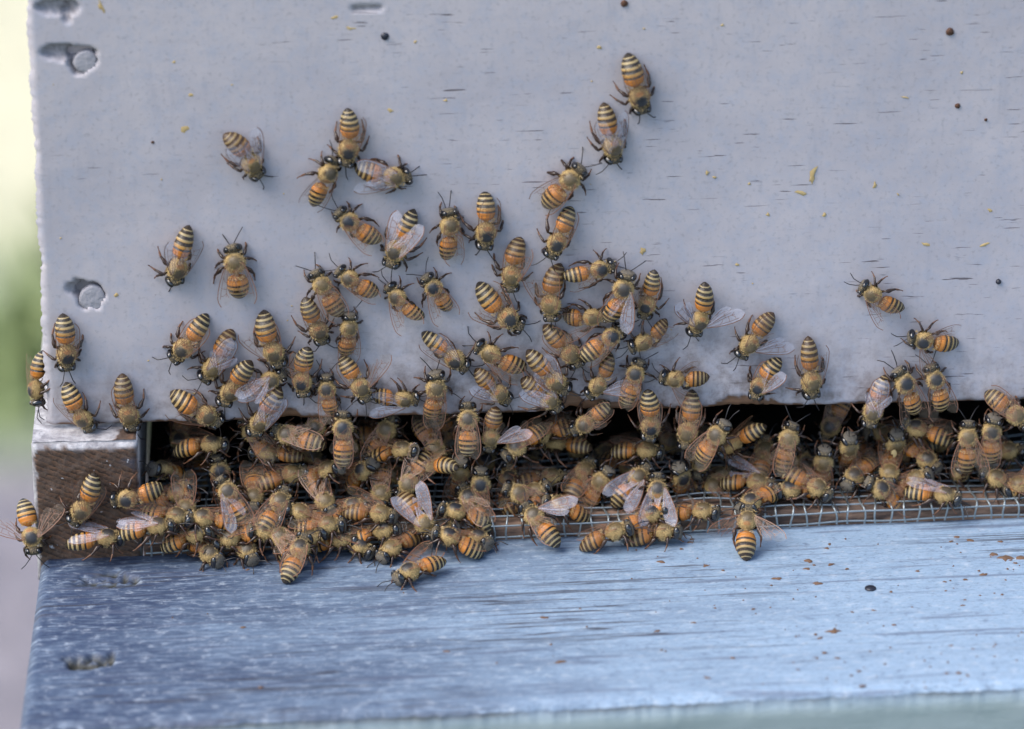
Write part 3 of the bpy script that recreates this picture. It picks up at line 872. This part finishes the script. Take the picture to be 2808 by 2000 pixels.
def wing_mesh(side, mats, hang):
    VV, FF, MI, off = [], [], [], 0
    for q, W in enumerate((FW, HW)):
        us = np.linspace(0, W['u'][-1], 13 if q == 0 else 10)
        ld = np.interp(us, W['u'], W['lead']); tr = np.interp(us, W['u'], W['trail'])
        vs_ = np.linspace(0, 1, 6)
        A = np.repeat(us[:, None], 6, 1); B = ld[:, None] + (tr - ld)[:, None] * vs_[None]
        zz = 0.10 * np.sin(vs_ * 9)[None] * (1 - A / 11) + 0.012 * A ** 1.6 * (0.3 - 0) * 0.6 - (0.12 if q else 0)
        ca, sa = math.cos(hang if q else 0), math.sin(hang if q else 0)
        g = np.stack([-(A * ca - B * sa * 0) + (B * sa), side * (B * ca + A * sa), zz], -1).reshape(-1, 3)
        fc = grid_faces(len(us), 6)
        VV.append(g); FF += [tuple(x) for x in fc + off]; MI += [0] * len(fc); off += len(g)
        # veins as slim raised strips
        G = g.reshape(len(us), 6, 3)
        lines = [[(i, 0) for i in range(len(us))]]
        if q == 0:
            lines += [[(i, 1) for i in range(len(us) - 2)], [(i, 3) for i in range(len(us) - 3)], [(i, 4) for i in range(2, len(us) - 4)],
                      [(4, 1), (5, 2), (5, 3)], [(7, 1), (7, 2), (7, 3)], [(9, 1), (9, 2), (8, 3)], [(6, 3), (6, 4), (6, 5)], [(8, 3), (9, 4)]]
        else:
            lines += [[(i, 2) for i in range(len(us) - 2)], [(i, 4) for i in range(len(us) - 3)], [(4, 2), (4, 3), (5, 4)]]
        for k, L in enumerate(lines):
            pts_ = np.array([G[a, b] for a, b in L]) + [0, 0, .02]
            t = np.gradient(pts_, axis=0) if len(pts_) > 2 else np.repeat((pts_[1] - pts_[0])[None], len(pts_), 0)
            nn = np.stack([-t[:, 1], t[:, 0], t[:, 2] * 0], -1); nn /= np.linalg.norm(nn, axis=1)[:, None] + 1e-9
            wd = .085 if k == 0 and q == 0 else .045
            s = np.stack([pts_ - nn * wd, pts_ + nn * wd], 1).reshape(-1, 3)
            m = len(pts_)
            for i in range(m - 1):
                FF.append((off + 2 * i, off + 2 * i + 1, off + 2 * i + 3, off + 2 * i + 2)); MI.append(1)
            VV.append(s); off += len(s)
    me = bpy.data.meshes.new('wing')
    me.from_pydata([tuple(x) for x in np.concatenate(VV) * MM], [], [tuple(int(i) for i in f) for f in FF])
    for m in mats: me.materials.append(m)
    me.polygons.foreach_set('material_index', np.array(MI, np.int32))
    me.polygons.foreach_set('use_smooth', np.ones(len(FF), bool)); me.update()
    return me
WING = {(s, k, h): wing_mesh(s, [MAT[k], MAT['vein']], ha) for s in (1, -1) for k in ('wing', 'wing_sky_sheen') for h, ha in (('fold', -0.24), ('open', 0.02))}

def antenna_mesh(side, var):
    r = random.Random(var)
    p0 = np.array([0, 0, 0]); e = np.array([1.0, .55 * side, .5]); t1 = e + np.array([1.4, .75 * side, .1 + .3 * r.random()])
    t2 = e + np.array([2.6, (1.0 + .8 * r.random()) * side, -.5 + .3 * r.random()])
    path = [p0, e * .5, e, e + (t1 - e) * .5, t1, t1 + (t2 - t1) * .5 + [0, 0, .05], t2]
    a, b = tube(np.array(path) * MM, np.array([.10, .10, .11, .11, .11, .11, .09]) * MM, 6)
    me = bpy.data.meshes.new('antenna'); me.from_pydata([tuple(x) for x in a], [], [tuple(int(i) for i in x) for x in b]); me.materials.append(MAT['antenna'])
    me.polygons.foreach_set('use_smooth', np.ones(len(b), bool)); me.update()
    return me
ANT = {(s, v): antenna_mesh(s, v) for s in (1, -1) for v in range(4)}

def part(me, name, parent, mat):
    o = bpy.data.objects.new(name, me); col.objects.link(o); o.parent = parent; o.matrix_local = mat
    return o

BEES = []
def build_bee(pos, fwd, up, scale=1.0, wings='f', seed=0, ap=0.12, ay=0.0, hp=0.25, hy=0.0, al=1.0, legspread=1.0):
    """pos: point under the thorax at foot level; fwd/up: unit vectors"""
    r = random.Random(seed)
    p = dict(hy=hy + r.uniform(-.2, .2), hp=hp + r.uniform(-.18, .2), ap=ap + r.uniform(-.06, .12), ay=ay + r.uniform(-.12, .12),
             al=al * r.uniform(.92, 1.06), ag=r.uniform(.86, 1.04),
             legs={(k, s): (r.uniform(-.6, .6), r.uniform(.72, 1.08) * legspread, r.uniform(-.1, .6)) for k in range(3) for s in (1, -1)})
    V, Fq, mid, rest, Hm, neck = bee_mesh(p)
    o = make('honeybee', V, Fq, [MAT['bee'], MAT['leg'], MAT['foot']], midx=mid, attrs={'rest': rest})
    f = np.array(fwd, float); f /= np.linalg.norm(f)
    u = np.array(up, float); u = u - f * (u @ f); u /= np.linalg.norm(u)
    l = np.cross(u, f)
    sx = scale
    o.matrix_world = Matrix(((f[0] * sx, l[0] * sx, u[0] * sx, pos[0]), (f[1] * sx, l[1] * sx, u[1] * sx, pos[1]), (f[2] * sx, l[2] * sx, u[2] * sx, pos[2]), (0, 0, 0, 1)))
    Nk = neck + [0, 0, AX]
    H4 = Matrix.Translation(Vector(Nk) * MM) @ Matrix(Hm.tolist()).to_4x4() @ Matrix.Translation(-Vector(Nk) * MM)
    for s in (1, -1):
        part(EYE, 'eye', o, H4 @ Matrix.Translation(Vector((3.02, 1.36 * s, .12 + AX)) * MM) @ Matrix.Rotation(.22 * s, 4, 'X') @ Matrix.Rotation(.2 * s, 4, 'Z'))
        part(ANT[(s, r.randrange(4))], 'antenna', o, H4 @ Matrix.Translation(Vector((3.95, .35 * s, -.35 + AX)) * MM) @ Matrix.Rotation(r.uniform(-.35, .45), 4, 'Y') @ Matrix.Rotation(r.uniform(-.35, .35), 4, 'Z'))
    part(FUZZ[r.randrange(3)], 'fuzz', o, Matrix.Identity(4))
    code = wings[0]
    base = {'f': (.06, .06), 'v': (.30, .30), 'w': (1.0, 1.0), 'l': (.38, .05), 'r': (.05, .38), 'L': (1.15, .1), 'R': (.1, 1.15)}[code]
    sheen = 'p' in wings[1:]
    for s, a in ((1, base[0]), (-1, base[1])):
        a = a + r.uniform(-.07, .12)
        tilt = r.uniform(-.10, .25) + (.15 if a > .3 else .05)
        lift = r.uniform(.02, .12) + (.10 if a > .3 else 0)
        key = (s, 'wing_sky_sheen' if sheen and a > .25 or sheen and code == 'f' else 'wing', 'open' if a > .6 else 'fold')
        m = (Matrix.Translation(Vector((.55, 1.55 * s, 1.62 + AX)) * MM) @ Matrix.Rotation(-a * s, 4, 'Z') @ Matrix.Rotation(lift, 4, 'Y')
             @ Matrix.Rotation(-tilt * s if a < .3 else tilt * s, 4, 'X'))
        part(WING[key], 'wing', o, m)
    return o

D2S = IW / 2280.0                                     # bees were measured on a 2280 pixel wide view
LEN = 13.3
def reg(o, dx, dy, zone, ang, face, wings, note=None):
    BEES.append(dict(o=o, x=dx, y=dy, zone=zone, ang=ang, face=face, wings=wings, note=note))

seedc = [100]
def nseed():
    seedc[0] += 1
    return seedc[0]

# ---- bees on flat upright faces: head and tail pixel, wing code, lift off the board in mm
def wall_bee(hx, hy, tx, ty, wings='f', lift=0.0, y0=0.0, zone='wall', **kw):
    yb = y0 - (AX + lift) * MM
    h = plane_hit(hx * D2S, hy * D2S, (0, 1, 0), yb); t = plane_hit(tx * D2S, ty * D2S, (0, 1, 0), yb)
    d = h - t; L = np.linalg.norm(d) / MM
    f = d / np.linalg.norm(d)
    s = min(max(L / LEN, .90), 1.06)
    al = min(max((L / s - 6.4) / 6.95, .8), 1.1)
    th = h - f * (4.1 * s * MM)
    up = np.array([0, -1.0, 0])
    sd = nseed()
    rj = random.Random(sd * 3)
    pos = th - up * (AX * s * MM)
    side = np.cross(up, f)
    # body held a little head-up or head-down and leaning to one side
    o = build_bee(pos, f + up * rj.uniform(-.16, .10), up + side * rj.uniform(-.38, .38), s, wings, sd, al=al, ap=rj.uniform(.05, .35), ay=rj.uniform(-.22, .22), hy=rj.uniform(-.25, .25), **kw)
    reg(o, (hx + tx) / 2, (hy + ty) / 2, zone, math.degrees(math.atan2(-(hy - ty), hx - tx)), 0, wings, kw.get('note'))
    return o

WALL = [  # head x, y, tail x, y, wings, lift
    (567, 402, 510, 283, 'vp', 0), (771, 372, 786, 242, 'f', 0), (738, 352, 677, 463, 'l', 0), (918, 402, 782, 388, 'vp', 0), (748, 472, 846, 550, 'f', 0),
    (872, 600, 932, 478, 'vp', 0), (994, 468, 992, 591, 'f', 0), (1076, 558, 1080, 427, 'f', 0), (1304, 373, 1212, 474, 'l', 0), (1220, 577, 1273, 463, 'f', .4),
    (1138, 652, 1150, 528, 'l', 0), (1428, 254, 1391, 123, 'f', 0), (1362, 366, 1334, 232, 'vp', 0), (1368, 594, 1250, 622, 'f', .6), (1238, 718, 1233, 592, 'r', .3),
    (1161, 740, 1050, 652, 'v', 0), (1403, 604, 1362, 732, 'vp', 2.6), (1440, 712, 1468, 602, 'r', 0), (1536, 747, 1578, 630, 'wp', 0), (1356, 696, 1262, 714, 'v', 0),
    (1291, 820, 1210, 732, 'f', 0), (1392, 736, 1288, 800, 'f', .8), (1396, 774, 1488, 722, 'f', .6), (1066, 764, 1180, 826, 'f', 0), (1267, 873, 1177, 780, 'lp', .6),
    (1131, 900, 1050, 826, 'rp', .3), (1243, 921, 1156, 842, 'vp', .5), (974, 826, 955, 952, 'f', .4), (935, 884, 832, 876, 'vp', 0), (1047, 820, 950, 735, 'lp', 0),
    (693, 608, 754, 712, 'f', 0), (752, 602, 850, 660, 'f', 0), (718, 768, 671, 659, 'f', .5), (773, 696, 764, 806, 'f', .3), (871, 634, 942, 718, 'v', 0),
    (944, 612, 1008, 704, 'l', 0), (628, 817, 572, 694, 'v', .4), (386, 808, 466, 708, 'f', 0), (446, 851, 512, 742, 'fp', .4), (489, 901, 552, 790, 'f', .8),
    (634, 834, 520, 884, 'fp', 0), (557, 969, 617, 856, 'fp', .8), (683, 886, 676, 768, 'f', 0), (728, 834, 737, 932, 'f', 0), (816, 900, 756, 797, 'L', 1.4),
    (492, 945, 374, 878, 'v', 0), (142, 826, 141, 699, 'f', 0), (211, 958, 147, 855, 'f', 0), (297, 960, 261, 839, 'f', 0),
    (377, 634, 407, 499, 'vp', 0), (519, 548, 537, 680, 'v', 0), (1922, 627, 2008, 700, 'l', 0), (2021, 743, 2138, 776, 'w', 0), (1992, 824, 2042, 938, 'l', .8),
    (2066, 818, 2106, 926, 'l', .2), (1934, 955, 1971, 838, 'fp', 0), (1636, 795, 1714, 694, 'Lp', 0), (1685, 892, 1731, 790, 'lp', 0), (1801, 890, 1792, 756, 'v', 0),
    (1469, 837, 1581, 842, 'w', 0), (1431, 802, 1396, 912, 'f', 0), (1448, 983, 1450, 863, 'f', .4), (1528, 1003, 1557, 882, 'f', .4), (1305, 886, 1372, 793, 'Lp', .6),
    (1276, 970, 1368, 904, 'f', .3), (1086, 1007, 1100, 903, 'Lp', 1.2),
]
for b in WALL:
    wall_bee(*b)
# on the end grain of the rail
for b in ((157, 1168, 224, 1064, 'r', 0), (246, 1117, 372, 1090, 'v', .3)):
    wall_bee(*b, y0=YF, zone='rail')

# ---- free bees: thorax pixel, depth plane, screen angle, tilt toward the camera, how far the back faces the camera
VR, VU, VT = CR, CU, -F
def free_bee(dx, dy, y=None, a=0, t=0, m=0.5, wings='f', zone='entrance', z=None, s=1.0, **kw):
    aa, tt = math.radians(a), math.radians(t)
    f = VR * math.cos(aa) * math.cos(tt) + VU * math.sin(aa) * math.cos(tt) + VT * math.sin(tt)
    if zone != 'deep' and abs(math.sin(aa)) < .6 and m < .7: m = m - .3
    if zone == 'landing': m = min(m, .15) if abs(math.sin(aa)) < .6 else m
    pref = VT * m + np.array([0, 0, 1.0]) * (1 - m)
    if t > 28: kw.setdefault('hp', 0.05)
    u = pref - f * (pref @ f); u /= np.linalg.norm(u)
    if y is None:                                     # standing on the landing board: keep the body near level
        c = float(f @ nland)
        f = f + nland * (min(max(c, -.18), .42) - c); f /= np.linalg.norm(f)
        c = float(f @ nland)
        u = pref - f * (pref @ f); u /= np.linalg.norm(u)
        z = max(AX, 1.9 + 8.0 * c) if z is None else z
        th = plane_hit(dx * D2S, dy * D2S, nland, cland + z * MM)
        if th[1] > YF - .0042: th = plane_hit(dx * D2S, dy * D2S, (0, 1, 0), YF - .0042)
    else:
        th = plane_hit(dx * D2S, dy * D2S, (0, 1, 0), y * MM)
    pos = th - u * AX * s * MM
    o = build_bee(pos, f, u, s, wings, nseed(), **kw)
    reg(o, dx, dy, zone, a, t, wings)
    return o

# hanging at the lip of the board and in the mouth of the hive
ENT = [  # x, y, depth mm, angle, tilt, back-to-camera, wings
    (764, 955, -6, 92, 12, .9, 'f'), (1042, 935, -5, 90, 8, .9, 'f'), (470, 990, 2, 4, 5, .35, 'v'), (363, 1046, 4, 170, 55, .4, 'f'), (640, 968, -3, 162, -8, .8, 'f'),
    (592, 1006, 2, 176, -8, .5, 'f'), (650, 1056, 0, 14, -12, .6, 'f'), (730, 1046, -2, 22, 32, .5, 'f'), (810, 1049, 0, 42, 42, .5, 'f'), (895, 1003, -1, 6, 22, .4, 'f'),
    (952, 1040, -2, 195, -42, .5, 'f'), (910, 1077, -5, 240, 8, .8, 'v'), (1024, 1052, 0, 84, 42, .6, 'f'), (1070, 1078, -4, 88, 28, .8, 'f'), (1150, 996, -3, 218, 24, .4, 'f'),
    (1133, 1069, 4, 86, -28, .5, 'f'), (1156, 1100, -6, 150, 12, .7, 'f'), (1237, 986, 7, 178, -22, .5, 'f'), (1440, 1004, 2, -4, 6, .4, 'f'), (1338, 1073, -2, 56, 32, .6, 'f'),
    (1302, 1050, 3, 60, -28, .7, 'f'), (1227, 1063, 2, 8, -12, .5, 'f'), (1420, 1064, -3, 48, -8, .85, 'vp'), (1464, 1092, -8, 90, -6, .9, 'vp'), (1516, 1062, 0, 98, 56, .6, 'f'),
    (1596, 970, -6, 56, 28, .6, 'f'), (1630, 992, 3, 216, -26, .5, 'f'), (1685, 1074, -3, -6, 10, .5, 'lp'), (1702, 1004, 6, 78, -30, .6, 'f'), (1756, 978, -3, 78, 18, .7, 'f'),
    (1833, 1030, 0, 88, 38, .6, 'f'), (1890, 996, 1, 94, 55, .6, 'f'), (1818, 1086, -6, -28, 10, .6, 'f'), (1902, 1061, -1, 222, 42, .5, 'f'), (1994, 988, 3, 92, 60, .6, 'f'),
    (2041, 955, 3, 166, -12, .6, 'f'), (2155, 975, -4, 90, 18, .8, 'v'), (2208, 961, -4, 88, 30, .7, 'f'), (2262, 925, -4, -38, 2, .8, 'f'), (2244, 1005, 5, 8, 0, .6, 'f'),
    (2063, 1024, 1, -38, 28, .5, 'f'), (1980, 1053, -1, 262, 48, .5, 'f'), (2102, 1103, -9, -10, 10, .4, 'fp'), (2218, 1066, -4, 152, 4, .6, 'f'), (2138, 1052, 2, 80, 58, .5, 'f'),
    (414, 1132, -7, 278, 38, .6, 'f'), (452, 1154, -11, 172, 12, .5, 'f'), (508, 1096, -7, 118, 4, .8, 'lp'), (622, 1118, -8, 62, -22, .8, 'f'), (565, 1106, -4, 272, 42, .6, 'f'),
    (490, 1050, 2, 100, 20, .6, 'f'), (723, 1116, -6, -58, 35, .5, 'f'), (846, 1144, -11, -8, 8, .5, 'l'), (730, 1170, -12, 8, 6, .45, 'f'), (848, 1098, -4, 268, 34, .6, 'f'),
    (1014, 1140, -9, 166, 12, .4, 'f'), (1044, 1110, -5, 118, -22, .6, 'f'), (1245, 1124, -8, 158, 14, .5, 'f'), (1564, 1139, -10, 2, 18, .4, 'f'), (1672, 1118, -9, 205, 36, .5, 'f'),
    (944, 1166, -12, 304, 12, .6, 'vp'), (1450, 1146, -11, 22, 2, .5, 'f'), 
    (560, 962, 3, 120, 10, .6, 'f'), (702, 952, 2, 250, 10, .7, 'f'), (860, 958, 4, 60, 15, .6, 'f'), (968, 1000, 2, 300, 20, .6, 'f'), (1205, 968, 3, 200, 0, .6, 'f'),
    (395, 1098, -3, 30, 10, .5, 'f'), (596, 1160, -10, 15, 12, .4, 'f'), (668, 1142, -9, 160, 10, .5, 'f'),
    (786, 1130, -8, 20, 8, .5, 'f'), 
    (985, 1180, -11, 12, 16, .4, 'f'), (1190, 1096, -4, 30, 12, .6, 'f'), (2040, 1068, -3, 30, 20, .5, 'f'),
    (1760, 1090, -5, 180, 12, .5, 'f'), (1960, 1090, -6, 140, 20, .5, 'f'), (2270, 1080, -5, 200, 10, .5, 'f'),
    (1560, 1030, 4, 250, 20, .6, 'f'), (1600, 1060, 5, 20, 0, .5, 'f'), (2010, 1010, 8, 200, 10, .5, 'f'), (1590, 1085, 2, 140, -10, .6, 'f'),
]
for (x, y, dpt, a, t, m, wg) in ENT:
    free_bee(x, y, dpt, a, t, m, wg)

# deep in the dark, behind the others
rr = random.Random(5)
for x, y in ((400, 980), (440, 1075), (540, 1090), (690, 1010), (780, 1000), (860, 965), (880, 1060), (1000, 985), (1080, 1030), (1185, 1040), (1285, 1000), (1350, 1010),
             (1400, 1040), (1490, 985), (1650, 1040), (1790, 1030), (1850, 950), (1930, 1035), (1960, 965), (2090, 985), (2180, 1030), (2260, 1045)):
    free_bee(x, y, rr.uniform(13, 24), rr.uniform(0, 360), rr.uniform(-20, 45), .5, 'f', zone='deep')

# on the landing board
LAND = [
    (466, 1233, None, -38, 38, .35, 'f'), (549, 1226, None, -52, 40, .35, 'f'), (624, 1196, None, 116, -14, .5, 'f'), (760, 1203, None, 8, 14, .35, 'f'), (853, 1182, None, 12, 6, .35, 'f'),
    (872, 1222, None, 212, 34, .3, 'f'), (912, 1273, None, 200, 24, .3, 'r'), (1064, 1199, None, -16, 44, .3, 'f'), (1189, 1150, None, 121, -8, .6, 'Rp'), (1479, 1184, None, 8, 8, .35, 'f'),
    (1664, 1160, None, 86, -8, .6, 'w'), (350, 1172, -13, 8, 4, .5, 'fp'), (238, 1198, -12, 6, -4, .6, 'vp'), (392, 1150, -11, -10, 10, .5, 'f'), (512, 1200, None, 200, 0, .4, 'f'),
    (436, 1190, None, 20, 10, .4, 'f'), (588, 1186, None, 165, 10, .4, 'f'), (690, 1200, None, 30, 0, .4, 'f'), (668, 1222, None, 75, -20, .5, 'f'), (800, 1216, None, -30, 20, .4, 'f'), (1000, 1196, None, 150, 5, .4, 'f'), (1370, 1184, None, 20, 5, .4, 'f'),
]
for (x, y, dpt, a, t, m, wg) in LAND:
    free_bee(x, y, dpt, a, t, m, wg, zone='landing')

# the bee at the corner of the rail and the one on the side of the box
o = free_bee(70, 1196, -10, 282, 8, .85, 'w', zone='corner')
f = np.array([-.10, -.25, -1.0]); 
p0 = plane_hit(104 * D2S, 886 * D2S, (0, 1, 0), 0.001)
o = build_bee(np.array([0.0001, 0.0035, p0[2] + .001]), np.array([-.05, -.22, -1.0]), np.array([-1.0, -.35, 0.1]), .95, 'f', nseed())
reg(o, 75, 880, 'side', 270, 0, 'f')

# ------------------------------------------------------------------ labels for the bees
ORD = ['first', 'second', 'third', 'fourth', 'fifth', 'sixth', 'seventh', 'eighth', 'ninth', 'tenth', 'eleventh', 'twelfth', 'thirteenth', 'fourteenth', 'fifteenth', 'sixteenth',
       'seventeenth', 'eighteenth', 'nineteenth', 'twentieth'] + ['twenty-' + k for k in ('first', 'second', 'third', 'fourth', 'fifth', 'sixth', 'seventh', 'eighth', 'ninth')] + ['thirtieth']
def pose(b):
    a = b['ang'] % 360
    if b['face'] >= 30: return 'facing the viewer'
    if b['face'] <= -20: return 'heading inward'
    return ['heading right', 'climbing head-up', 'heading left', 'pointing head-down'][int(((a + 45) % 360) // 90)]
WG = {'f': 'wings folded', 'v': 'wings parted', 'w': 'wings spread wide', 'l': 'one wing out', 'r': 'one wing out', 'L': 'one wing held out', 'R': 'one wing held out'}
def zone_phrase(b):
    z = b['zone']
    if z == 'wall':
        if b['y'] < 440: return 'high on the grey board'
        if b['y'] < 700: return 'midway up the grey board'
        return 'low on the grey board'
    return {'rail': 'on the brown rail end', 'entrance': 'in the hive entrance', 'deep': 'deep in the dark entrance', 'landing': 'on the landing board',
            'corner': 'at the outer rail corner', 'side': 'on the hive side edge'}[z]
GR = {'wall': 'bees on the grey front board', 'rail': 'bees on the rail end', 'entrance': 'bees crowding the hive entrance', 'deep': 'bees deep inside the hive entrance',
      'landing': 'bees on the landing board', 'corner': 'bees on the rail end', 'side': 'bees on the grey front board'}
cls = {}
for b in BEES:
    w_ = WG[b['wings'][0]] if b['zone'] in ('wall', 'landing', 'rail', 'corner') else ''
    b['key'] = (zone_phrase(b), pose(b), w_)
    cls.setdefault(b['key'], []).append(b)
for key, L in cls.items():
    L.sort(key=lambda b: b['x'])
    for i, b in enumerate(L):
        head = ('dark honeybee' if b['zone'] == 'deep' else 'honeybee') + ' ' + key[1] + ' ' + key[0]
        if key[2]: head += ', ' + key[2]
        if len(L) > 1: head += ', ' + ('leftmost such' if i == 0 else 'rightmost such' if i == len(L) - 1 else ORD[i] + ' such from left')
        tag(b['o'], head, 'bee', GR[b['zone']])
